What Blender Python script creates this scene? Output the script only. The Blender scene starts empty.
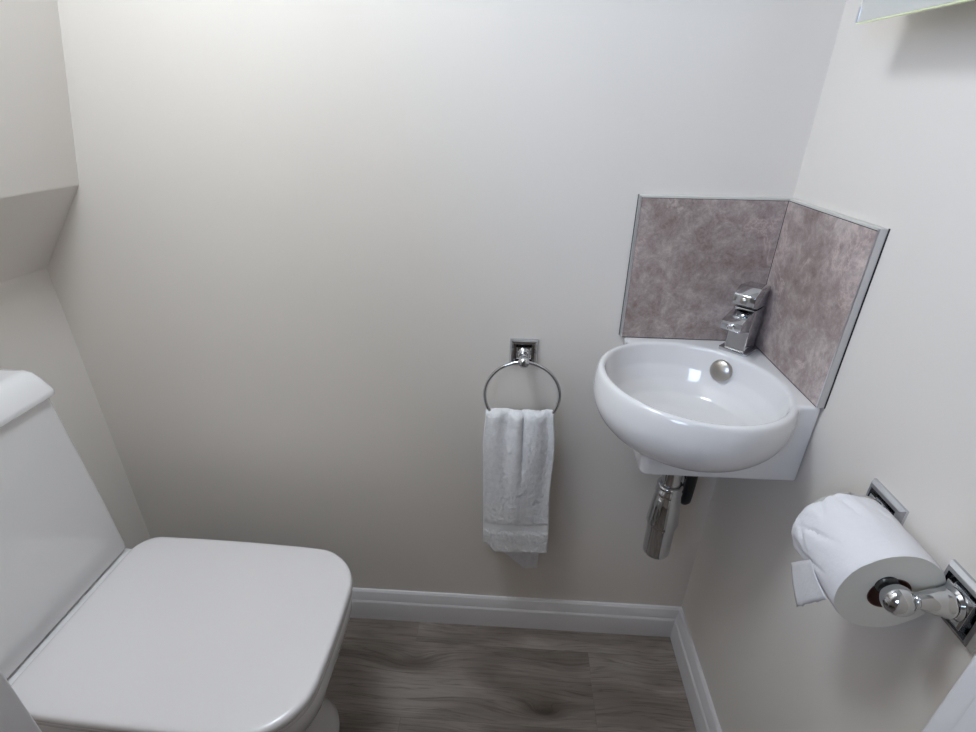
import bpy, bmesh, math, random
from mathutils import Vector, Matrix, noise
PI = math.pi
random.seed(4)
scn = bpy.context.scene
COL = scn.collection

# ------------------------------------------------------------------ materials
def mat(name, col, rough=0.5, metal=0.0, coat=0.0, spec=0.5):
    m = bpy.data.materials.new(name); m.use_nodes = True
    nt = m.node_tree; b = nt.nodes['Principled BSDF']
    b.inputs['Base Color'].default_value = (*col, 1)
    b.inputs['Roughness'].default_value = rough
    b.inputs['Metallic'].default_value = metal
    b.inputs['Coat Weight'].default_value = coat
    b.inputs['Coat Roughness'].default_value = 0.05
    b.inputs['Specular IOR Level'].default_value = spec
    return m, nt, b

def nd(nt, t, **kw):
    n = nt.nodes.new(t)
    for k, v in kw.items():
        if k.startswith('i_'):
            n.inputs[k[2:].replace('_', ' ')].default_value = v
        else:
            setattr(n, k, v)
    return n

def coords(nt, scale=(1, 1, 1), loc=(0, 0, 0), rot=(0, 0, 0), space='Object'):
    tc = nd(nt, 'ShaderNodeTexCoord'); mp = nd(nt, 'ShaderNodeMapping')
    mp.inputs['Scale'].default_value = scale; mp.inputs['Location'].default_value = loc
    mp.inputs['Rotation'].default_value = rot
    nt.links.new(tc.outputs[space], mp.inputs['Vector'])
    return mp.outputs['Vector']

def add_bump(nt, b, height, strength=0.2, dist=0.001):
    bp = nd(nt, 'ShaderNodeBump'); bp.inputs['Strength'].default_value = strength
    bp.inputs['Distance'].default_value = dist
    nt.links.new(height, bp.inputs['Height']); nt.links.new(bp.outputs['Normal'], b.inputs['Normal'])
    return bp

def noise_node(nt, vec, scale, detail=4, rough=0.5, dist=0.0):
    n = nd(nt, 'ShaderNodeTexNoise'); n.inputs['Scale'].default_value = scale
    n.inputs['Detail'].default_value = detail; n.inputs['Roughness'].default_value = rough
    n.inputs['Distortion'].default_value = dist
    nt.links.new(vec, n.inputs['Vector'])
    return n.outputs['Fac']

def ramp(nt, fac, stops):
    r = nd(nt, 'ShaderNodeValToRGB'); e = r.color_ramp.elements
    while len(e) < len(stops): e.new(0.5)
    for i, (p, c) in enumerate(stops):
        e[i].position = p; e[i].color = (*c, 1)
    nt.links.new(fac, r.inputs['Fac'])
    return r.outputs['Color']

def mix(nt, fac, a, b, mode='MIX'):
    m = nd(nt, 'ShaderNodeMix', data_type='RGBA', blend_type=mode)
    if isinstance(fac, (int, float)): m.inputs[0].default_value = fac
    else: nt.links.new(fac, m.inputs[0])
    for sock, v in ((m.inputs[6], a), (m.inputs[7], b)):
        if isinstance(v, tuple): sock.default_value = (*v, 1)
        else: nt.links.new(v, sock)
    return m.outputs[2]

def math_node(nt, op, a, b=None):
    m = nd(nt, 'ShaderNodeMath', operation=op)
    for s, v in ((m.inputs[0], a), (m.inputs[1], b)):
        if v is None: continue
        if isinstance(v, (int, float)): s.default_value = v
        else: nt.links.new(v, s)
    return m.outputs[0]

# painted plaster: satin, faint roller texture
M_WALL, nt, b = mat('wall_paint', (0.768, 0.712, 0.655), 0.42, spec=0.35)
v = coords(nt)
add_bump(nt, b, noise_node(nt, v, 260, 3, 0.6), 0.12, 0.0006)
M_CEIL, _, _ = mat('ceiling_paint', (0.82, 0.81, 0.79), 0.8)
M_TRIM, nt, b = mat('white_gloss_paint', (0.70, 0.67, 0.67), 0.3, coat=0.15)
M_CERAMIC, _, _ = mat('white_ceramic', (0.78, 0.755, 0.745), 0.1, coat=0.5)
M_PLASTIC, _, _ = mat('white_seat_plastic', (0.75, 0.71, 0.705), 0.22, coat=0.15)
M_CHROME, _, _ = mat('polished_chrome', (0.60, 0.61, 0.63), 0.06, metal=1.0)
M_ALU, nt, b = mat('brushed_aluminium_trim', (0.62, 0.62, 0.63), 0.28, metal=0.85)
M_OVER, _, _ = mat('brushed_nickel', (0.46, 0.43, 0.39), 0.3, metal=1.0)
M_BLACK, nt, b = mat('black_rubber', (0.012, 0.012, 0.013), 0.45)
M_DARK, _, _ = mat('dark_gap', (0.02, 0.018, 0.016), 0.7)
M_CARD, _, _ = mat('brown_cardboard', (0.13, 0.055, 0.035), 0.85)
M_SEAL, _, _ = mat('sealant', (0.62, 0.60, 0.55), 0.5)
M_GLASSEDGE, nt, b = mat('glass_edge', (0.93, 1.0, 0.60), 0.35, coat=0.4)
M_MIRROR, _, _ = mat('mirror_silver', (0.86, 0.88, 0.85), 0.03, metal=1.0)
M_SPOOL, _, _ = mat('dark_spool_plastic', (0.03, 0.028, 0.027), 0.25)
M_CAB, _, _ = mat('white_cabinet_body', (0.7, 0.7, 0.7), 0.5)

# wood-effect planks running along x
M_FLOOR, nt, b = mat('grey_wood_planks', (0.2, 0.18, 0.16), 0.45)
v = coords(nt, (1, 1, 1), (0.24, 0.075, 0))
br = nd(nt, 'ShaderNodeTexBrick', offset=0.37)
for k, x in (('Scale', 1.0), ('Mortar Size', 0.0005), ('Mortar Smooth', 0.3), ('Bias', 0.0), ('Brick Width', 1.2), ('Row Height', 0.185)):
    br.inputs[k].default_value = x
br.inputs['Color1'].default_value = (0, 0, 0, 1); br.inputs['Color2'].default_value = (1, 1, 1, 1); br.inputs['Mortar'].default_value = (0.5, 0.5, 0.5, 1)
nt.links.new(v, br.inputs['Vector'])
vm = nd(nt, 'ShaderNodeVectorMath', operation='MULTIPLY_ADD')
nt.links.new(br.outputs['Color'], vm.inputs[0]); vm.inputs[1].default_value = (3.1, 1.7, 0.9)
nt.links.new(coords(nt, (1, 4.5, 1)), vm.inputs[2])
# grain bends round the knots
vk = nd(nt, 'ShaderNodeTexVoronoi', feature='SMOOTH_F1'); vk.inputs['Scale'].default_value = 1.0; vk.inputs['Randomness'].default_value = 0.8; vk.inputs['Smoothness'].default_value = 0.6
nt.links.new(coords(nt, (4.2, 12, 1), (0.55, 0.2, 0)), vk.inputs['Vector'])
bend = math_node(nt, 'POWER', math_node(nt, 'SUBTRACT', 1.0, math_node(nt, 'MINIMUM', vk.outputs['Distance'], 1.0)), 3.0)
gx = nd(nt, 'ShaderNodeVectorMath', operation='ADD'); cx = nd(nt, 'ShaderNodeCombineXYZ')
nt.links.new(math_node(nt, 'MULTIPLY', bend, 0.22), cx.inputs['Y']); nt.links.new(vm.outputs[0], gx.inputs[0]); nt.links.new(cx.outputs[0], gx.inputs[1])
gv = gx.outputs[0]
def stretch(vec, sc):
    m_ = nd(nt, 'ShaderNodeVectorMath', operation='MULTIPLY'); nt.links.new(vec, m_.inputs[0]); m_.inputs[1].default_value = sc
    return m_.outputs[0]
big = noise_node(nt, stretch(gv, (1.5, 1, 1)), 2.6, 3, 0.5, 0.4)
lines = noise_node(nt, stretch(gv, (1.0, 5.0, 1)), 3.2, 6, 0.66, 0.35)
thin = noise_node(nt, stretch(gv, (1.1, 8.0, 1)), 3.0, 3, 0.5, 0.5)
thin = math_node(nt, 'ABSOLUTE', math_node(nt, 'SUBTRACT', thin, 0.5))
fine = noise_node(nt, coords(nt, (8, 130, 1)), 2.0, 5, 0.7, 0.3)
c = ramp(nt, big, [(0.32, (0.138, 0.110, 0.086)), (0.5, (0.214, 0.175, 0.150)), (0.68, (0.305, 0.262, 0.232))])
c = mix(nt, 0.75, c, ramp(nt, lines, [(0.30, (0.50, 0.45, 0.42)), (0.42, (0.92, 0.91, 0.90)), (0.58, (1.02, 1.02, 1.02)), (0.74, (1.28, 1.28, 1.28))]), 'MULTIPLY')
c = mix(nt, 0.55, c, ramp(nt, thin, [(0.0, (0.35, 0.31, 0.28)), (0.018, (0.8, 0.78, 0.76)), (0.05, (1, 1, 1))]), 'MULTIPLY')
c = mix(nt, 0.6, c, ramp(nt, fine, [(0.3, (0.80, 0.79, 0.78)), (0.6, (1.06, 1.06, 1.06))]), 'MULTIPLY')
kn = ramp(nt, vk.outputs['Distance'], [(0.05, (0.25, 0.20, 0.17)), (0.13, (0.60, 0.56, 0.53)), (0.28, (1, 1, 1))])
c = mix(nt, 0.8, c, kn, 'MULTIPLY')
c = mix(nt, 0.6, c, ramp(nt, br.outputs['Fac'], [(0.0, (1, 1, 1)), (1.0, (0.75, 0.73, 0.71))]), 'MULTIPLY')
nt.links.new(c, b.inputs['Base Color'])
add_bump(nt, b, fine, 0.2, 0.0005)

# mottled mauve-brown stone for the splashback
def stone(name, tint, seed):
    m, nt, b = mat(name, tint, 0.36, spec=0.4)
    v = coords(nt, (1, 1, 1), seed)
    n0 = noise_node(nt, v, 7, 3, 0.5, 0.3)
    n1 = noise_node(nt, v, 30, 9, 0.80, 0.35)
    n2 = noise_node(nt, v, 120, 6, 0.75, 0.1)
    n3 = noise_node(nt, v, 330, 3, 0.6)
    vein = noise_node(nt, v, 8, 6, 0.7, 0.6)
    t = Vector(tint)
    a = ramp(nt, n0, [(0.34, tuple(t * 0.80)), (0.66, tuple(Vector((t.x * 1.12, t.y * 1.16, t.z * 1.2))))])
    c = mix(nt, 0.85, a, ramp(nt, n1, [(0.37, (0.70, 0.62, 0.61)), (0.5, (0.97, 0.96, 0.96)), (0.62, (1.32, 1.35, 1.34))]), 'MULTIPLY')
    c = mix(nt, 0.7, c, ramp(nt, n2, [(0.33, (0.80, 0.78, 0.77)), (0.67, (1.2, 1.2, 1.2))]), 'MULTIPLY')
    c = mix(nt, 0.5, c, ramp(nt, n3, [(0.3, (0.85, 0.85, 0.85)), (0.7, (1.12, 1.12, 1.12))]), 'MULTIPLY')
    d = math_node(nt, 'ABSOLUTE', math_node(nt, 'SUBTRACT', vein, 0.56))
    c = mix(nt, ramp(nt, d, [(0.0, (0.6, 0.6, 0.6)), (0.014, (0.22, 0.22, 0.22)), (0.045, (0, 0, 0))]), c, tuple(t * 1.6))
    nt.links.new(c, b.inputs['Base Color'])
    add_bump(nt, b, n2, 0.12, 0.0006)
    return m
M_STONE = stone('mauve_stone_tile', (0.40, 0.325, 0.30), (0.3, 0.2, 0.1))

# terry cloth
def terry(name, band):
    m, nt, b = mat(name, (0.86, 0.85, 0.85), 0.95, spec=0.1)
    b.inputs['Sheen Weight'].default_value = 0.4
    v = coords(nt, space='Object')
    n = noise_node(nt, v, 420, 3, 0.7)
    n2 = noise_node(nt, v, 90, 4, 0.6)
    h = math_node(nt, 'ADD', math_node(nt, 'MULTIPLY', n, 0.7), math_node(nt, 'MULTIPLY', n2, 1.0))
    col = ramp(nt, h, [(0.62, (0.80, 0.78, 0.775)), (1.0, (0.92, 0.90, 0.90))])
    nt.links.new(col, b.inputs['Base Color'])
    add_bump(nt, b, h, 0.9, 0.0035)
    return m
M_TERRY = terry('white_terry', False)
M_BAND, nt, b = mat('woven_band', (0.88, 0.87, 0.87), 0.7, spec=0.2)
w = nd(nt, 'ShaderNodeTexWave', bands_direction='Z'); w.inputs['Scale'].default_value = 260
nt.links.new(coords(nt), w.inputs['Vector']); add_bump(nt, b, w.outputs['Fac'], 0.3, 0.0006)

M_PAPER, nt, b = mat('toilet_tissue', (0.76, 0.735, 0.745), 0.9, spec=0.1)
v = coords(nt)
add_bump(nt, b, math_node(nt, 'ADD', noise_node(nt, v, 300, 3, 0.6), math_node(nt, 'MULTIPLY', noise_node(nt, v, 26, 4, 0.55, 0.8), 5.0)), 0.35, 0.0012)
M_PAPEREND, nt, b = mat('tissue_roll_end', (0.72, 0.69, 0.62), 0.95, spec=0.05)

M_EMIT = bpy.data.materials.new('lamp_diffuser'); M_EMIT.use_nodes = True
nt = M_EMIT.node_tree; nt.nodes.clear()
e = nd(nt, 'ShaderNodeEmission'); o = nd(nt, 'ShaderNodeOutputMaterial')
e.inputs['Color'].default_value = (0.795, 0.90, 1.0, 1); e.inputs['Strength'].default_value = 31.5
nt.links.new(e.outputs[0], o.inputs[0])

# ------------------------------------------------------------------ mesh helpers
def link_mesh(name, me, m, parent=None):
    o = bpy.data.objects.new(name, me); COL.objects.link(o)
    if m is not None:
        for mm in (m if isinstance(m, (list, tuple)) else [m]): me.materials.append(mm)
    if parent is not None: o.parent = parent
    return o

def obj(name, bm, m, parent=None, smooth=None):
    """link bm (world coordinates) as one object; parents sit at their own origin, so shift into their space"""
    bmesh.ops.recalc_face_normals(bm, faces=bm.faces)
    org = Vector((0, 0, 0)); p = parent
    if p is not None:
        org = world_origin(p)
    me = bpy.data.meshes.new(name)
    if parent is None:
        # own origin = base centre
        xs = [v.co for v in bm.verts]
        org = Vector((sum(c.x for c in xs) / len(xs), sum(c.y for c in xs) / len(xs), min(c.z for c in xs)))
    bmesh.ops.translate(bm, verts=bm.verts, vec=-org)
    bm.to_mesh(me); bm.free()
    o = link_mesh(name, me, m, parent)
    if parent is None: o.location = org
    if smooth is not None:
        for f in me.polygons: f.use_smooth = True
        if smooth < 180:
            me.set_sharp_from_angle(angle=math.radians(smooth))
    return o

def world_origin(p):
    v = Vector(p.location)
    while p.parent is not None:
        p = p.parent; v += Vector(p.location)
    return v

def thing(name, label, cat, loc):
    o = bpy.data.objects.new(name, None); COL.objects.link(o)
    o.location = loc; o.empty_display_size = 0.05
    o['label'] = label; o['category'] = cat
    return o
def tag(o, label, cat, group=None):
    o['label'] = label; o['category'] = cat
    if group: o['group'] = group
    return o
def struct(name, bm, m, smooth=None):
    me = bpy.data.meshes.new(name); bmesh.ops.recalc_face_normals(bm, faces=bm.faces)
    bm.to_mesh(me); bm.free(); o = link_mesh(name, me, m); o['kind'] = 'structure'
    if smooth:
        for f in me.polygons: f.use_smooth = True
        me.set_sharp_from_angle(angle=math.radians(smooth))
    return o

def box(bm, lo, hi, bevel=0.0, seg=2, M=None):
    lo, hi = Vector(lo), Vector(hi)
    r = bmesh.ops.create_cube(bm, size=1.0); vs = r['verts']
    for v in vs:
        v.co = Vector((lo[i] + (v.co[i] + 0.5) * (hi[i] - lo[i]) for i in range(3)))
    if bevel > 0:
        es = list({e for v in vs for e in v.link_edges})
        rr = bmesh.ops.bevel(bm, geom=es, offset=bevel, segments=seg, profile=0.5, affect='EDGES')
        vs = list({v for f in rr['faces'] for v in f.verts} | {v for v in vs if v.is_valid})
        # gather all connected
    if M is not None:
        seen = set(); stack = [v for v in vs if v.is_valid]
        while stack:
            v = stack.pop()
            if v in seen: continue
            seen.add(v)
            for e in v.link_edges: stack.append(e.other_vert(v))
        for v in seen: v.co = M @ v.co
    return bm

def nb(): return bmesh.new()

def loft(bm, rings, cap=True, closed=True):
    """rings: list of equal-length lists of Vector"""
    R = [[bm.verts.new(p) for p in r] for r in rings]
    n = len(R[0])
    for a, b_ in zip(R, R[1:]):
        for i in range(n if closed else n - 1):
            j = (i + 1) % n
            bm.faces.new((a[i], a[j], b_[j], b_[i]))
    if cap:
        bm.faces.new(R[0][::-1]); bm.faces.new(R[-1])
    return R

def lathe(bm, prof, M, n=40, cap=True):
    """prof: list of (r, h) about local +Z; M places it"""
    rings = []
    for r, h in prof:
        rings.append([M @ Vector((max(r, 1e-5) * math.cos(2 * PI * k / n), max(r, 1e-5) * math.sin(2 * PI * k / n), h)) for k in range(n)])
    return loft(bm, rings, cap)

def axis_matrix(origin, d, up=(0, 0, 1)):
    z = Vector(d).normalized(); u = Vector(up)
    if abs(z.dot(u)) > 0.99: u = Vector((0, 1, 0))
    x = u.cross(z).normalized(); y = z.cross(x)
    M = Matrix((x, y, z)).transposed().to_4x4(); M.translation = Vector(origin)
    return M

def tube(bm, pts, r, n=16, closed=False):
    pts = [Vector(p) for p in pts]; N = len(pts); rings = []; prev = None
    for i, p in enumerate(pts):
        a = pts[i - 1] if (i > 0 or closed) else p
        b_ = pts[(i + 1) % N] if (i < N - 1 or closed) else p
        t = (b_ - a).normalized()
        if prev is None:
            u = Vector((0, 0, 1)) if abs(t.z) < 0.9 else Vector((0, 1, 0))
            x = u.cross(t).normalized()
        else:
            x = (prev - prev.dot(t) * t).normalized()
        y = t.cross(x); prev = x
        rr = r[i] if isinstance(r, (list, tuple)) else r
        rings.append([p + rr * (math.cos(2 * PI * k / n) * x + math.sin(2 * PI * k / n) * y) for k in range(n)])
    if closed:
        R = [[bm.verts.new(p) for p in q] for q in rings]
        for i in range(N):
            a, c = R[i], R[(i + 1) % N]
            for k in range(n): bm.faces.new((a[k], a[(k + 1) % n], c[(k + 1) % n], c[k]))
    else: loft(bm, rings)
    return bm

def bez(p0, p1, p2, p3, n=14):
    p0, p1, p2, p3 = map(Vector, (p0, p1, p2, p3)); out = []
    for i in range(n + 1):
        t = i / n; s = 1 - t
        out.append(s**3 * p0 + 3 * s * s * t * p1 + 3 * s * t * t * p2 + t**3 * p3)
    return out

def rrect(x0, x1, y0, y1, r, z, n=8, rs=None):
    """rounded rectangle ring, rs = radii for corners (x1y1, x0y1, x0y0, x1y0)"""
    rs = rs or (r, r, r, r); pts = []
    for (cx, cy, a0), rad in zip(((x1, y1, 0), (x0, y1, 90), (x0, y0, 180), (x1, y0, 270)), rs):
        sx = -1 if cx == x1 else 1; sy = -1 if cy == y1 else 1
        for k in range(n + 1):
            a = math.radians(a0 + 90 * k / n)
            pts.append(Vector((cx + sx * rad + rad * math.cos(a), cy + sy * rad + rad * math.sin(a), z)))
    return pts

# ------------------------------------------------------------------ setting
XL, YF, ZC = -1.377, -0.70, 1.96           # left wall, front (door) wall, ceiling
JL, JR = -0.846, -0.1645                     # door opening
bm = nb(); box(bm, (XL - .1, -1.9, -.06), (.1, .1, 0)); struct('floor', bm, M_FLOOR)
bm = nb(); box(bm, (XL - .1, -1.9, ZC), (.1, .1, ZC + .06)); struct('ceiling', bm, M_CEIL)
bm = nb(); box(bm, (XL - .1, 0, 0), (.1, .1, ZC)); struct('wall_back', bm, M_WALL)
bm = nb(); box(bm, (0, -1.9, 0), (.1, 0, ZC)); struct('wall_right', bm, M_WALL)
# left wall with the sloping boxed-in underside of the stairs
prof = [(XL, 0), (XL, .950), (-1.3765, .9502), (-1.2545, 1.1055), (-1.2535, 1.108), (-1.254 + (ZC - 1.106) * .233, ZC), (XL - .1, ZC), (XL - .1, 0)]
bm = nb()
loft(bm, [[Vector((x, 0.0, z)) for x, z in prof], [Vector((x, -1.9, z)) for x, z in prof]])
struct('wall_left', bm, M_WALL)
bm = nb()
box(bm, (XL, YF - .1, 0), (JL - .028, YF, ZC)); box(bm, (JR + .028, YF - .1, 0), (0, YF, ZC)); box(bm, (JL - .028, YF - .1, 1.928), (JR + .028, YF, ZC))
struct('wall_front', bm, M_WALL)
# door lining (with a stop bead)
def lining(name, x, s):
    bm = nb()
    box(bm, (min(x, x + s * .028), YF - .1, 0), (max(x, x + s * .028), YF + .001, 1.90), .0025, 3)
    box(bm, (min(x, x - s * .0035), YF - .1, 0), (max(x, x - s * .0035), YF - .015, 1.90), .0015, 2)
    return struct(name, bm, M_TRIM, 35)
lining('trim_1', JL, -1); lining('trim_2', JR, 1)
bm = nb(); box(bm, (JL - .028, YF - .1, 1.90), (JR + .028, YF + .001, 1.928), .002); struct('trim_3', bm, M_TRIM)

# skirting: chamfered profile, mitred in the corner   (d from wall, z)
SK = [(0, 0), (.018, 0), (.018, .062), (.0172, .065), (.0145, .069), (.0142, .072), (.0110, .084), (.008, .0925), (.004, .0965), (0, .097)]
def skirt(name, ends, f):
    bm = nb(); loft(bm, [[f(d, z, e) for d, z in SK] for e in ends]); return struct(name, bm, M_TRIM, 20)
skirt('baseboard_back', (0, 1), lambda d, z, e: Vector(((-d if e == 0 else XL + d), -d, z)))
skirt('baseboard_right', (0, 1), lambda d, z, e: Vector((-d, (-d if e == 0 else YF), z)))
skirt('baseboard_left', (0, 1), lambda d, z, e: Vector((XL + d, (-d if e == 0 else YF), z)))

# ------------------------------------------------------------------ ceiling lamp
LX, LY = -0.84, -0.41
t = thing('ceiling_light', 'square white ceiling light panel above the toilet room', 'light', (LX, LY, ZC - .03))
bm = nb()
for lo, hi in (((-.17, -.17), (.17, -.15)), ((-.17, .15), (.17, .17)), ((-.17, -.15), (-.15, .15)), ((.15, -.15), (.17, .15))):
    box(bm, (LX + lo[0], LY + lo[1], ZC - .03), (LX + hi[0], LY + hi[1], ZC), .002)
obj('frame', bm, M_TRIM, t)
bm = nb(); box(bm, (LX - .15, LY - .15, ZC - .027), (LX + .15, LY + .15, ZC - .001)); obj('diffuser', bm, M_EMIT, t)

# ------------------------------------------------------------------ toilet
TZ = Vector((-1.05, -0.345, 0))
toilet = thing('toilet', 'white close-coupled toilet with closed squared lid against the left wall', 'toilet', TZ)
YB, YN = -.180, -.515
# pan: rounded-rectangle sections from the floor up to the rim  (z, x_front, x_back, half width, r_front)
C = (YB + YN) / 2
secs = [(0.0, -.813, -1.36, .122, .085), (.012, -.813, -1.36, .122, .085), (.03, -.821, -1.36, .117, .085), (.08, -.836, -1.36, .112, .09),
        (.14, -.842, -1.36, .114, .095), (.19, -.828, -1.36, .124, .10), (.235, -.802, -1.36, .139, .105), (.28, -.779, -1.36, .153, .105),
        (.32, -.765, -1.36, .162, .10), (.355, -.757, -1.36, .167, .095), (.385, -.755, -1.36, .169, .09), (.392, -.758, -1.36, .167, .088), (.394, -.763, -1.36, .162, .085)]
bm = nb(); rings = []
for z, xf, xb, hw, r in secs:
    rings.append(rrect(xb, xf, C - hw, C + hw, r, z, 10, rs=(r, .02, .02, r)))
loft(bm, rings)
# raised deck behind the seat, carries the cistern
box(bm, (-1.362, YN + .012, .385), (-1.203, YB - .006, .4085), .006, 3)
pan = obj('pan', bm, M_CERAMIC, toilet, 40)
# seat ring and lid share a rounded, slightly bowed outline
_b = rrect(-1.212, -.747, C - .174, C + .174, .08, 0, 14, rs=(.085, .042, .042, .085))
KS = [max(1, int((_b[(i + 1) % len(_b)] - p).length / .02)) for i, p in enumerate(_b)]
def seat_ring(z, inset, x0=-1.222, x1=-.752):
    pts = []; hw = .174 - inset; a0 = x0 + inset; a1 = x1 - inset
    base = rrect(a0, a1, C - hw, C + hw, .08, z, 14, rs=(.085 - inset * .5, .042, .042, .085 - inset * .5))
    # subdivide straight runs and bow them
    out = []
    n = len(base)
    for i, p in enumerate(base):
        q = base[(i + 1) % n]
        k = KS[i]
        for j in range(k): out.append(p.lerp(q, j / k))
    for p in out:
        u = (p.x - a0) / (a1 - a0); vv = (p.y - C) / hw
        if u > .5: p.x += .010 * (1 - vv * vv) * (u - .5) * 2 - .004
        p.y += .006 * (1 if vv > 0 else -1) * abs(vv) * (1 - (2 * u - 1)**2) - .003
        p.y -= (p.x + 1.05) * .030
        pts.append(p)
    return pts
bm = nb()
loft(bm, [seat_ring(z, i) for z, i in ((.3965, .010), (.398, .005), (.402, .003), (.409, .003), (.411, .006))])
obj('seat', bm, M_PLASTIC, toilet, 50)
bm = nb()
lv = [(.4125, .006), (.414, .002), (.418, 0), (.425, .0003), (.4288, .0015), (.4308, .0035), (.4318, .0065), (.4325, .012), (.4335, .03), (.4345, .06), (.435, .10)]
loft(bm, [seat_ring(z, i) for z, i in lv])
obj('seat_lid', bm, M_PLASTIC, toilet, 50)
# cistern
bm = nb(); rings = []
for z, xf, dy in ((.4125, -1.252, .005), (.4155, -1.248, .002), (.43, -1.2475, .001), (.6, -1.2530, .007), (.79, -1.2600, .016)):
    rings.append(rrect(-1.3745, xf, YN + min(dy, .005), YB - dy - .003, .012, z, 6, rs=(.014, .004, .004, .014)))
loft(bm, rings); cis = obj('cistern', bm, M_CERAMIC, toilet, 40)
bm = nb(); rings = []
for z, xf, dy in ((.784, -1.255, .004), (.786, -1.2525, .001), (.791, -1.252, 0), (.796, -1.253, 0), (.818, -1.266, .003), (.828, -1.273, .006), (.8330, -1.279, .012), (.8345, -1.287, .02)):
    rings.append(rrect(-1.3755, xf, YN - .006 + dy, YB - .011 - dy, .014, z, 6, rs=(.014, .004, .004, .014)))
loft(bm, rings); obj('cistern_lid', bm, M_CERAMIC, toilet, 35)
bm = nb(); lathe(bm, [(.024, .8340), (.024, .8370), (.022, .8385), (.0001, .8388)], Matrix.Translation((-1.325, C, 0)), 32)
obj('flush_button', bm, M_CHROME, toilet, 40)

# ------------------------------------------------------------------ corner basin
BC = Vector((-.166, -.167)); A1, A2 = .166, .149      # semi axes along (1,-1) and (1,1)
d1 = Vector((1, -1)).normalized(); d2 = Vector((1, 1)).normalized()
def ell(a, b_, z, n=72, off=0.0):
    c = BC - d2 * off
    return [Vector((*(c + d1 * a * math.cos(2 * PI * k / n) + d2 * b_ * math.sin(2 * PI * k / n)), z)) for k in range(n)]
def tmp(bm):
    bmesh.ops.recalc_face_normals(bm, faces=bm.faces)
    me = bpy.data.meshes.new('tmp'); bm.to_mesh(me); bm.free()
    o = bpy.data.objects.new('tmp', me); COL.objects.link(o); return o
bm = nb()
BZ, ZM = .724, .815
prof = [(BZ + (ZM - BZ) * (1 - math.cos(PI / 2 * k / 22)), k / 22) for k in range(1, 23)]   # (z, parameter) belly
rings = []
for z, k in prof:
    f = math.sin(PI / 2 * k) ** .80
    rings.append(ell(max(.01, (A1 - .006) * f), max(.01, (A2 - .004) * f), z, off=.010 * (1 - k) + .003))
for z, a, b_, o_ in ((.828, -.006, -.005, .002), (.840, -.0075, -.0070, .001), (.847, -.009, -.009, 0), (.850, -.0115, -.0115, 0)):
    rings.append(ell(A1 + a, A2 + b_, z, off=o_))
loft(bm, rings)
outer = tmp(bm)
bm = nb()
rb = [rrect(-.2475, -.0015, -.2505, -.0015, .01, z, 5, rs=(.002, .004, .012, .002)) for z in (.7110, .850)]
loft(bm, rb); console = tmp(bm)
bm = nb()
loft(bm, [ell(A1 + a, A2 + b_, z) for z, a, b_ in (
    (.7455, -.155, -.14), (.747, -.12, -.105), (.752, -.085, -.074), (.764, -.057, -.050), (.785, -.038, -.035), (.81, -.026, -.025), (.835, -.022, -.0215), (.851, -.0195, -.0195), (.87, -.019, -.019))])
inner = tmp(bm)
m1 = console.modifiers.new('u', 'BOOLEAN'); m1.operation = 'UNION'; m1.object = outer; m1.solver = 'EXACT'
m2 = console.modifiers.new('d', 'BOOLEAN'); m2.operation = 'DIFFERENCE'; m2.object = inner; m2.solver = 'EXACT'
m3 = console.modifiers.new('r', 'REMESH'); m3.mode = 'VOXEL'; m3.voxel_size = .0026; m3.adaptivity = 0
m4 = console.modifiers.new('s', 'SMOOTH'); m4.factor = .5; m4.iterations = 10
dg = bpy.context.evaluated_depsgraph_get(); dg.update()
me = bpy.data.meshes.new_from_object(console.evaluated_get(dg))
for o_ in (outer, inner, console): bpy.data.objects.remove(o_)
basin = thing('corner_basin', 'small white ceramic corner washbasin with rounded bowl fixed in the room corner', 'washbasin', (-.12, -.12, .7135))
me.transform(Matrix.Translation((.12, .12, -.7135)))
for p in me.polygons: p.use_smooth = True
me.materials.clear(); bo = link_mesh('bowl', me, M_CERAMIC, basin)
# overflow cover on the corner side of the bowl, drain in the bottom
n_ov = Vector((-1, -1, .42)).normalized()
ovp = Vector((*(BC + d2 * (A2 - .0285) - d1 * .004), .8205))
bm = nb(); lathe(bm, [(.0190, -.004), (.0200, .001), (.0190, .0028), (.0155, .0044), (.010, .0060), (.0001, .0068)], axis_matrix(ovp, n_ov), 40)
obj('overflow_cover', bm, M_OVER, basin, 50)
bm = nb(); lathe(bm, [(.031, .7440), (.031, .7475), (.028, .749), (.022, .7485), (.021, .751), (.012, .753), (.0001, .7535)], Matrix.Translation((*BC, 0)), 36)
obj('drain', bm, M_CHROME, basin, 40)

# ------------------------------------------------------------------ basin mixer tap
tp = Vector((-.049, -.047, .8495)); dv = Vector((-1, -1, 0)).normalized(); sv = Vector((1, -1, 0)).normalized()
tap = thing('basin_tap', 'chunky square chrome mixer tap standing at the corner of the washbasin', 'tap', tp)
MT = Matrix((dv, -sv, Vector((0, 0, 1)))).transposed().to_4x4(); MT.translation = tp   # local x forward, z up
def tl(bm, rings, **k):
    return loft(bm, [[MT @ p for p in r] for r in rings], **k)
bm = nb(); tl(bm, [rrect(-.026 + i, .026 - i, -.026 + i, .026 - i, .006, z, 5) for z, i in ((0, 0), (.005, 0), (.0062, .0012), (.0065, .003))])
obj('base_plate', bm, M_CHROME, tap, 40)
bm = nb(); tl(bm, [rrect(-.0245 + s, .0185 + s, -.0190, .0190, .003, z, 5) for z, s in ((.0062, 0), (.03, -.001), (.062, -.002), (.082, -.003), (.083, -.003))])
obj('body', bm, M_CHROME, tap, 35)
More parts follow.
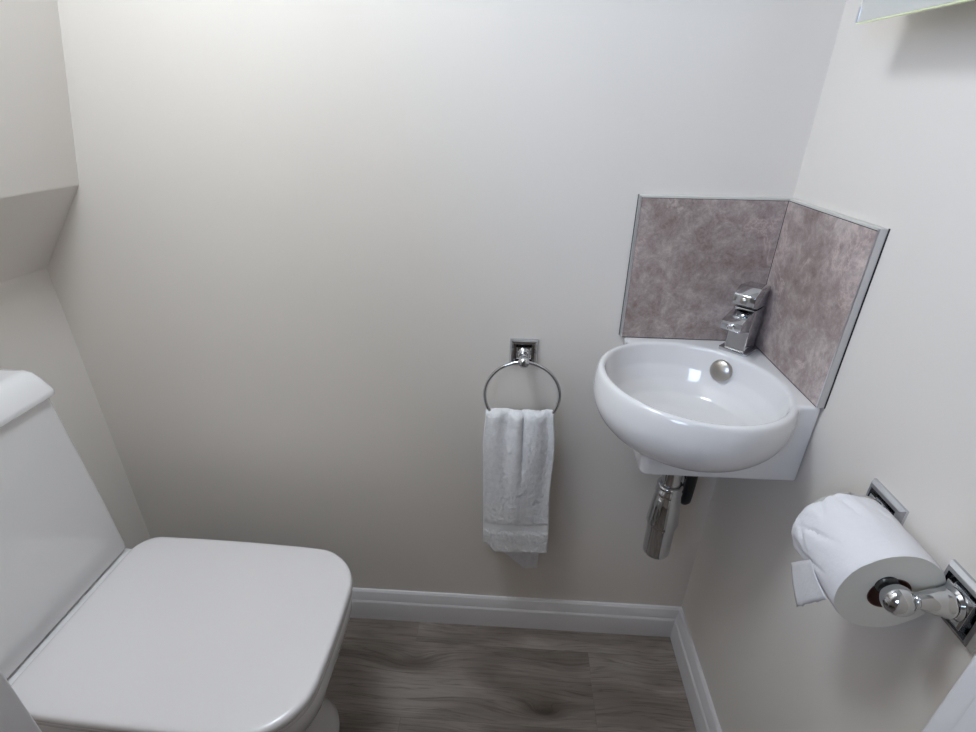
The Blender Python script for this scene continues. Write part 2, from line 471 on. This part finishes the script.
def prismY(bm, poly, hw, bev=.0015):
    """poly in local x,z, extruded across local y"""
    b2 = nb(); loft(b2, [[Vector((x, -hw, z)) for x, z in poly], [Vector((x, hw, z)) for x, z in poly]])
    bmesh.ops.recalc_face_normals(b2, faces=b2.faces)
    bmesh.ops.bevel(b2, geom=b2.edges[:], offset=bev, segments=2, profile=.5, affect='EDGES')
    m_ = bpy.data.meshes.new('t'); b2.to_mesh(m_); b2.free(); m_.transform(MT); bm.from_mesh(m_); bpy.data.meshes.remove(m_)
bm = nb(); prismY(bm, [(.010, .0835), (.012, .042), (.020, .044), (.056, .052), (.058, .068)], .0180)
sp = obj('spout', bm, M_CHROME, tap, 30)
bm = nb(); lathe(bm, [(.0065, 0), (.0068, .0015), (.005, .0026), (.0035, .0018), (.0001, .0018)], MT @ axis_matrix((.0570, 0, .060), (1, 0, -.12)), 24)
obj('aerator', bm, M_CHROME, sp, 40)
bm = nb(); prismY(bm, [(-.0285, .0845), (-.0295, .120), (.010, .122), (.029, .109), (.029, .091), (.010, .0845)], .0192, .002)
lv_ = obj('lever', bm, M_CHROME, tap, 30)
bm = nb(); lathe(bm, [(.0055, 0), (.0058, .0015), (.0045, .0026), (.0001, .0028)], MT @ axis_matrix((.0290, 0, .0995), (1, 0, 0)), 24)
obj('temperature_dot', bm, M_OVER, lv_, 40)
bm = nb(); tl(bm, [rrect(-.0165 + -.004, .0165 - .004, -.0155, .0155, .003, z, 4) for z in (.0828, .0848)])
obj('cartridge_collar', bm, M_DARK, tap, 35)

# ------------------------------------------------------------------ waste trap under the basin
WX, WY = -.149, -.130
trap = thing('basin_trap', 'chrome bottle trap hanging under the corner washbasin', 'waste trap', (WX, WY, .42))
TW = Matrix.Translation((WX, WY, 0))
bm = nb(); lathe(bm, [(.0178, .712), (.0178, .595)], TW, 36); obj('tail_pipe', bm, M_CHROME, trap, 40)
bm = nb(); lathe(bm, [(.0178, .602), (.0225, .601), (.0245, .598), (.0245, .594), (.0215, .591), (.0225, .588), (.0250, .585), (.0250, .578), (.0225, .575)], TW, 36); obj('collar', bm, M_CHROME, trap, 50)
bm = nb(); lathe(bm, [(.0215, .578), (.0245, .572), (.0275, .545), (.0305, .512), (.0310, .506), (.0298, .502), (.0268, .501)], TW, 40); obj('nut', bm, M_CHROME, trap, 40)
bm = nb(); lathe(bm, [(.0268, .503), (.0268, .432), (.0262, .425), (.0235, .4215), (.0001, .4205)], TW, 40); obj('cup', bm, M_CHROME, trap, 50)
bm = nb(); tube(bm, bez((WX + .012, WY + .012, .585), (WX + .03, WY + .025, .60), (WX + .034, WY + .05, .62), (WX + .036, -.003, .625)), .013, 20)
obj('outlet_pipe', bm, M_CHROME, trap, 60)
bm = nb(); tube(bm, bez((-.094, -.10, .714), (-.097, -.10, .65), (-.101, -.108, .570), (-.102, -.104, .540), 16) + bez((-.102, -.104, .540), (-.103, -.095, .522), (-.098, -.04, .545), (-.096, -.001, .55), 12)[1:], .0105, 18)
hose = obj('water_hose', bm, M_BLACK, None, 60); tag(hose, 'short black water hose behind the chrome trap under the washbasin', 'hose')

# ------------------------------------------------------------------ splashback tiles
TT = .011; Z0, Z1 = .8515, 1.1114
tb_ = thing('splashback_tile', 'brown stone splashback tile on the wall left of the tap', 'tile', (-.1284, -TT / 2, Z0))
bm = nb(); box(bm, (-.2530, -TT, Z0), (-.0005, -.0008, Z1 - .004), .0004, 1); obj('tile_face', bm, M_STONE, tb_)
bm = nb(); box(bm, (-.2568, -TT - .0008, Z0), (-.2532, -.0006, Z1), .0004, 1); obj('edge_trim', bm, M_ALU, tb_)
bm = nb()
box(bm, (-.2576, -.0018, Z0 - .0004), (-.2560, -.0002, Z1 + .0004)); box(bm, (-.2533, -TT - .0001, Z0), (-.2529, -.001, Z1 - .004)); box(bm, (-.2530, -TT + .0002, Z1 - .0044), (-.0005, -.001, Z1 - .0036)); box(bm, (-.2530, -TT + .0002, Z0 - .0012), (-TT, -.001, Z0 + .0002))  # first strip paints the shadow gap outside the edge trim; others are joints
obj('joint_shade_line', bm, M_DARK, tb_)
bm = nb(); box(bm, (-.2530, -TT + .0012, Z1 - .0038), (-.0005, -.0006, Z1), .0004, 1); obj('top_seal', bm, M_SEAL, tb_)
tr_ = thing('splashback_tile', 'mauve-grey stone splashback tile on the wall right of the tap', 'tile', (-TT / 2, -.133, Z0))
bm = nb(); box(bm, (-TT, -.2500, Z0), (-.0008, -TT - .001, Z1 - .004), .0004, 1); obj('tile_face', bm, M_STONE, tr_)
bm = nb(); box(bm, (-TT - .0008, -.2538, Z0), (-.0006, -.2502, Z1), .0004, 1); obj('edge_trim', bm, M_ALU, tr_)
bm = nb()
box(bm, (-.0018, -.2546, Z0 - .0004), (-.0002, -.2530, Z1 + .0004)); box(bm, (-TT - .0002, -.2503, Z0), (-.001, -.2497, Z1 - .004)); box(bm, (-TT + .0002, -.2500, Z1 - .0044), (-.001, -TT, Z1 - .0034)); box(bm, (-TT + .0002, -.2500, Z0 - .0012), (-.001, -TT, Z0 + .0002)); box(bm, (-TT - .0003, -TT - .0012, Z0), (-.001, -TT + .001, Z1 - .004))  # tile joints, plus one outer dark strip standing in for the trim's shadow
obj('joint_shade_line', bm, M_DARK, tr_)
bm = nb(); box(bm, (-TT + .0012, -.2500, Z1 - .0038), (-.0006, -TT - .001, Z1), .0004, 1); obj('top_seal', bm, M_SEAL, tr_)

# ------------------------------------------------------------------ stepped square wall plates + towel ring
def plate(bm, M, w, h):
    """stepped square rose; local z out of the wall"""
    def r(i, z): return [M @ Vector((sx * (w / 2 - i), sy * (h / 2 - i), z)) for sx, sy in ((1, 1), (-1, 1), (-1, -1), (1, -1))]
    loft(bm, [r(0, 0), r(0, .003), r(.0035, .0075), r(.0075, .0085), r(.0085, .0022), r(.0112, .0022), r(.0135, .0115), r(.0160, .0125), r(.022, .0125)])
ring = thing('towel_ring', 'round chrome towel ring on a square plate on the back wall', 'towel ring', (-.4395, 0, .735))
RC = Vector((-.440, -.050, .7345)); RR = .0735
MP = axis_matrix((-.4395, 0, .809), (0, -1, 0))
bm = nb(); plate(bm, MP, .056, .052); obj('wall_plate', bm, M_CHROME, ring)
bm = nb(); lathe(bm, [(.0125, .011), (.0125, .014), (.009, .0165), (.0075, .022), (.0070, .030), (.0085, .034), (.0070, .037), (.0090, .041), (.0105, .047), (.0108, .053), (.0095, .058), (.005, .0605), (.0001, .061)], axis_matrix((-.4395, 0, .8085), (0, -1, 0)), 32)
obj('post', bm, M_CHROME, ring, 50)
bm = nb(); N = 96
tube(bm, [RC + Vector((RR * math.cos(2 * PI * k / N), 0, RR * math.sin(2 * PI * k / N))) for k in range(N)], .0034, 14, closed=True)
obj('ring', bm, M_CHROME, ring, 180)

# ------------------------------------------------------------------ hand towel folded over the ring
def towel_mesh():
    bm = nb()
    NU, NF, NT, NB = 56, 84, 12, 84
    rows = []
    cx0 = -.4425
    def fold(u, s):
        """how strongly the gathers show: strongest at the ring, easing towards the hem"""
        k = max(0.0, 1 - s / .30) ** 1.5
        g = .0045 * math.sin(u * 5.2 + .6) + .0035 * math.sin(u * 10.7 + 2.2)
        crease = .0170 * math.exp(-((u - .10) / .075) ** 2) * max(0, 1 - s / .17)
        return k * g + .0018 * math.sin(u * 4.1 + 1.3 + s * 6), crease
    # path: s measured down the front from the top line, then over, then down the back
    zt = .683
    for i in range(NF + 1):                       # front, hem -> top
        s = (1 - i / NF); L = .362; z = zt - s * L
        row = []
        for j in range(NU + 1):
            u = -1 + 2 * j / NU
            hw = .0690 + .0035 * min(1, s / .15) + .0015 * math.sin(s * 9)
            # left hem corner rounds in
            sag = 0
            f, cr = fold(u, s * L)
            x = cx0 + .004 * s + u * hw
            if u < -.6: x += .0115 * max(0, (s - .80) / .20) ** 1.3 * ((-u - .6) / .4)
            zz = z + (.022 * max(0, (-u - .62) / .38) ** 2) * max(0, (s - .9) / .1) - .006 * (1 - u * u) * s * .3
            y = -.0610 - .007 * math.sin(min(1, s * 4) * PI / 2) + .012 * s - f + cr
            y += .004 * abs(u) ** 4
            y -= .0045 * max(0, math.sin((u + .3) * 3)) * max(0, 1 - abs(s - .35) / .4)
            row.append(Vector((x, y, zz)))
        rows.append(row)
    for i in range(1, NT):                        # over the ring
        a = PI * i / NT
        row = []
        for j in range(NU + 1):
            u = -1 + 2 * j / NU
            f, cr = fold(u, 0)
            x = cx0 + u * .069
            y0, y1 = -.0610 - f + cr + .004 * abs(u) ** 4, -.038 + .3 * f - .3 * cr
            y = (y0 + y1) / 2 + (y0 - y1) / 2 * math.cos(a)
            zz = zt + .0135 * math.sin(a) - .004 * math.sin(a) * math.exp(-((u - .06) / .07) ** 2) + .0015 * math.sin(u * 9) * math.sin(a)
            row.append(Vector((x, y, zz)))
        rows.append(row)
    for i in range(NB + 1):                       # back, top -> hem
        s = i / NB
        row = []
        for j in range(NU + 1):
            u = -1 + 2 * j / NU
            # lower hem runs down to the right, then cuts back up
            L = .380 + (.075 * max(0, (u + .80)) / 1.3 if u < .5 else .075 + .002 * (u - .5)) 
            f, cr = fold(u, s * L)
            hwL = .069 + .007 * min(1, s * 3); hwR = .069 - .010 * s
            x = cx0 + .003 * s + (u * hwL if u < 0 else u * hwR)
            z = zt - s * L
            y = -.038 + .3 * f - .3 * cr * max(0, 1 - s * 3) + .018 * min(1, s * 2.5) - .004 * math.sin(u * 3 + 1) * s
            row.append(Vector((x, min(y, -.012), z)))
        rows.append(row)
    # thicken: offset along surface normal
    n = len(rows); T = .0042
    def nrm(i, j):
        a = rows[min(i + 1, n - 1)][j] - rows[max(i - 1, 0)][j]
        b_ = rows[i][min(j + 1, NU)] - rows[i][max(j - 1, 0)]
        q = b_.cross(a)
        return q.normalized() if q.length > 1e-9 else Vector((0, -1, 0))
    V1 = [[None] * (NU + 1) for _ in rows]; V2 = [[None] * (NU + 1) for _ in rows]
    for i in range(n):
        for j in range(NU + 1):
            p = rows[i][j]; q = nrm(i, j)
            amp = .0021
            band = i < NF and .095 < (i / NF) < .165 + 0
            if i < NF and .178 < i / NF < .250: amp = .0001
            w_ = noise.noise(p * 330) * amp * 1.1 + noise.noise(p * 120) * amp * .25
            th = T * (.62 if (i < NF and .178 < i / NF < .250) else 1)
            V1[i][j] = bm.verts.new(p + q * (th + w_)); V2[i][j] = bm.verts.new(p - q * (th * .35))
    for i in range(n - 1):
        for j in range(NU):
            bandf = i < NF and .180 < i / NF < .245
            f1 = bm.faces.new((V1[i][j], V1[i + 1][j], V1[i + 1][j + 1], V1[i][j + 1])); f1.material_index = 1 if bandf else 0
            f2 = bm.faces.new((V2[i][j], V2[i][j + 1], V2[i + 1][j + 1], V2[i + 1][j]))
    for i in range(n - 1):
        bm.faces.new((V1[i][0], V2[i][0], V2[i + 1][0], V1[i + 1][0]))
        bm.faces.new((V1[i][NU], V1[i + 1][NU], V2[i + 1][NU], V2[i][NU]))
    for j in range(NU):
        bm.faces.new((V1[0][j], V1[0][j + 1], V2[0][j + 1], V2[0][j]))
        bm.faces.new((V1[n - 1][j], V2[n - 1][j], V2[n - 1][j + 1], V1[n - 1][j + 1]))
    return bm
tw = obj('hand_towel', towel_mesh(), [M_TERRY, M_BAND], None, 180)
ss = tw.modifiers.new('sub', 'SUBSURF'); ss.levels = 1; ss.render_levels = 1
tag(tw, 'small white terry hand towel folded over the chrome towel ring', 'towel')

# ------------------------------------------------------------------ toilet roll holder
AX, AZ = -.065, .802; Y1, Y2 = -.5470, -.4180
hold = thing('toilet_roll_holder', 'chrome toilet roll holder with two posts on the right wall', 'toilet roll holder', (0, -.4825, .80))
for yy in (Y1, Y2):
    bm = nb(); plate(bm, axis_matrix((0, yy, .80), (-1, 0, 0)), .060, .062); pl = obj('wall_plate', bm, M_CHROME, hold)
    bm = nb()
    lathe(bm, [(.0165, .011), (.0170, .014), (.0145, .0165), (.0150, .019), (.0150, .021), (.0135, .023), (.0130, .030), (.0110, .038), (.0085, .044), (.0070, .0475), (.0082, .0490), (.0082, .0505), (.0072, .0515)]
          + [(.0155 * math.sin(a), .0655 - .0155 * math.cos(a)) for a in [PI * (.17 + .83 * k / 14) for k in range(15)]],
          axis_matrix((0, yy, AZ), (-1, 0, 0)), 40)
    obj('post', bm, M_CHROME, hold, 45)
bm = nb(); lathe(bm, [(.004, .004), (.0040, .014), (.0105, .0145), (.0118, .017), (.0118, .112), (.0105, .1145), (.004, .115), (.004, .125)], axis_matrix((AX, Y1, AZ), (0, 1, 0)), 32)
obj('spindle', bm, M_SPOOL, hold, 40)

# ------------------------------------------------------------------ toilet roll
RX, RZ, RY0, RL, RRAD = -.0580, .7895, -.5285, .098, .0545
roll = thing('toilet_roll', 'white toilet roll with a loose torn end on the chrome holder', 'toilet roll', (RX, RY0 + RL / 2, RZ - RRAD))
bm = nb(); NA, NL = 120, 26; rings = []
def wob(a, l):
    far = max(0, l - .35) / .65
    p = Vector((math.cos(a) * 1.4, math.sin(a) * 1.4, l * 1.5))
    d = .0021 * noise.noise(p * 1.7 + Vector((3, 1, 2))) * (.4 + 1.4 * far)
    d += .0011 * noise.noise(p * 5) * (.3 + far)
    # diagonal creases near the far end on the room side
    for (a0, l0, sl, w_, am) in ((2.75, .62, .9, .04, .0030), (3.05, .78, -1.2, .045, .0026), (1.9, .86, .5, .06, .0030), (2.3, .9, -.7, .05, .003), (3.35, .5, .7, .04, .0024)):
        t_ = (a - a0) - sl * (l - l0)
        if abs(l - l0) < .3: d -= am * math.exp(-(t_ / w_) ** 2) * (1 - (abs(l - l0) / .3) ** 2)
    return d
for k in range(NL + 1):
    l = k / NL; e = 0
    if k == 0: e = .0012
    if k == NL: e = .0045
    if k == NL - 1: e = .0012
    rings.append([Vector((RX + (RRAD - e + wob(2 * PI * i / NA, l)) * math.cos(2 * PI * i / NA), RY0 + RL * l + (.0015 * noise.noise(Vector((math.cos(2 * PI * i / NA) * 3, math.sin(2 * PI * i / NA) * 3, 7))) if k == NL else 0), RZ + (RRAD - e + wob(2 * PI * i / NA, l)) * math.sin(2 * PI * i / NA))) for i in range(NA)])
R_ = loft(bm, rings, cap=False)
# ends with a core hole
for idx, yy in ((0, RY0), (NL, RY0 + RL)):
    outer_r = R_[idx]
    prev = outer_r
    for rr in (.0515, .035, .0215):
        cur = [bm.verts.new((RX + rr * math.cos(2 * PI * i / NA), yy, RZ + rr * math.sin(2 * PI * i / NA))) for i in range(NA)]
        for i in range(NA):
            f = bm.faces.new((prev[i], prev[(i + 1) % NA], cur[(i + 1) % NA], cur[i])); f.material_index = 1
        prev = cur
    if idx == 0: c0 = prev
    else: c1_ = prev
for i in range(NA):
    bm.faces.new((c0[i], c0[(i + 1) % NA], c1_[(i + 1) % NA], c1_[i])).material_index = 1
obj('paper', bm, [M_PAPER, M_PAPEREND], roll, 40)
bm = nb()
lathe(bm, [(.0214, 0), (.0214, RL), (.0203, RL), (.0203, 0), (.0214, 0)], axis_matrix((RX, RY0, RZ), (0, 1, 0)), 48, cap=False)
obj('cardboard_core', bm, M_CARD, roll, 40)
# small torn flap of tissue standing off the underside, room side
bm = nb(); grid = []
Q = [Vector((-.1085, -.4290, .7370)), Vector((-.1095, -.4760, .7720)), Vector((-.1085, -.4860, .7060)), Vector((-.1110, -.5120, .7480))]
Q = [Vector((-.0975, -.4340, .7270)), Vector((-.1110, -.4780, .7800)), Vector((-.1040, -.4785, .7010)), Vector((-.1120, -.5220, .7680))]
cols, rws = 14, 10
for i in range(rws + 1):
    s = i / rws; row = []
    for j in range(cols + 1):
        w_ = j / cols
        p = Q[0].lerp(Q[1], w_).lerp(Q[2].lerp(Q[3], w_), s)
        p.x += -.0015 * math.sin(PI * s) + .0006 * math.sin(w_ * 9)
        if i == rws: p.z += .0012 * math.sin(w_ * 23) + .0008 * math.sin(w_ * 51)
        row.append(bm.verts.new(p))
    grid.append(row)
for i in range(rws):
    for j in range(cols): bm.faces.new((grid[i][j], grid[i][j + 1], grid[i + 1][j + 1], grid[i + 1][j]))
lo_ = obj('loose_sheet', bm, M_PAPER, roll, 180)
so = lo_.modifiers.new('s', 'SOLIDIFY'); so.thickness = .0006; so.offset = 0

# ------------------------------------------------------------------ mirror on the right wall
mir = thing('wall_mirror', 'frameless mirror with pale green glass edge high on the right wall', 'mirror', (0, -.168, 1.3345))
MX, MY0, MY1, MZ0, MZ1 = -.066, -.62, -.168, 1.3345, 1.84
bm = nb(); box(bm, (MX, MY0, MZ0), (MX + .006, MY1, MZ1)); obj('glass', bm, M_GLASSEDGE, mir)
bm = nb(); box(bm, (MX - .0006, MY0 + .0012, MZ0 + .0012), (MX - .0001, MY1 - .0012, MZ1 - .0012)); obj('mirror_face', bm, M_MIRROR, mir)
bm = nb(); box(bm, (MX + .0061, MY0 + .03, MZ0 + .02), (-.0005, MY1 - .03, MZ1 - .02), .002); obj('back_box', bm, M_CAB, mir)
for zz in (MZ0 + .0015,):
    bm = nb(); box(bm, (MX - .0014, MY1 - .0034, zz), (MX + .0066, MY1 + .0016, zz + .016), .0006); obj('edge_clip', bm, M_ALU, mir)

mir.rotation_euler = (math.radians(1.3), 0, 0)

# ------------------------------------------------------------------ light, world, camera
w = bpy.data.worlds.new('world'); scn.world = w; w.use_nodes = True
bg = w.node_tree.nodes['Background']; bg.inputs['Color'].default_value = (1.0, 0.90, 0.80, 1); bg.inputs['Strength'].default_value = 0.10

hl = bpy.data.lights.new('hall_daylight_fill', 'AREA'); hl.shape = 'RECTANGLE'; hl.size = .45; hl.size_y = .55; hl.energy = 2.5; hl.color = (0.56, 0.71, 1.0); hl.spread = math.radians(75)  # unseen area lamp added as hall daylight fill, narrowed onto the upper right wall
ho = bpy.data.objects.new('hall_daylight_fill', hl); COL.objects.link(ho); ho.location = (-1.05, -1.50, 1.55)
ho.rotation_euler = (Vector((0, -.20, 1.42)) - Vector(ho.location)).to_track_quat('-Z', 'Y').to_euler()
cam = bpy.data.cameras.new('camera'); co = bpy.data.objects.new('camera', cam); COL.objects.link(co)
cam.sensor_fit = 'HORIZONTAL'; cam.sensor_width = 36; cam.lens = 36 * 508.58 / 976; cam.clip_start = .01
co.location = (-.4625, -.9219, 1.2374); co.rotation_euler = (1.1037, -.0131, .0586)
scn.camera = co
scn.view_settings.view_transform = 'Standard'; scn.view_settings.look = 'None'
scn.view_settings.gamma = 1; scn.view_settings.use_curve_mapping = False
scn.view_settings.exposure = 0.0
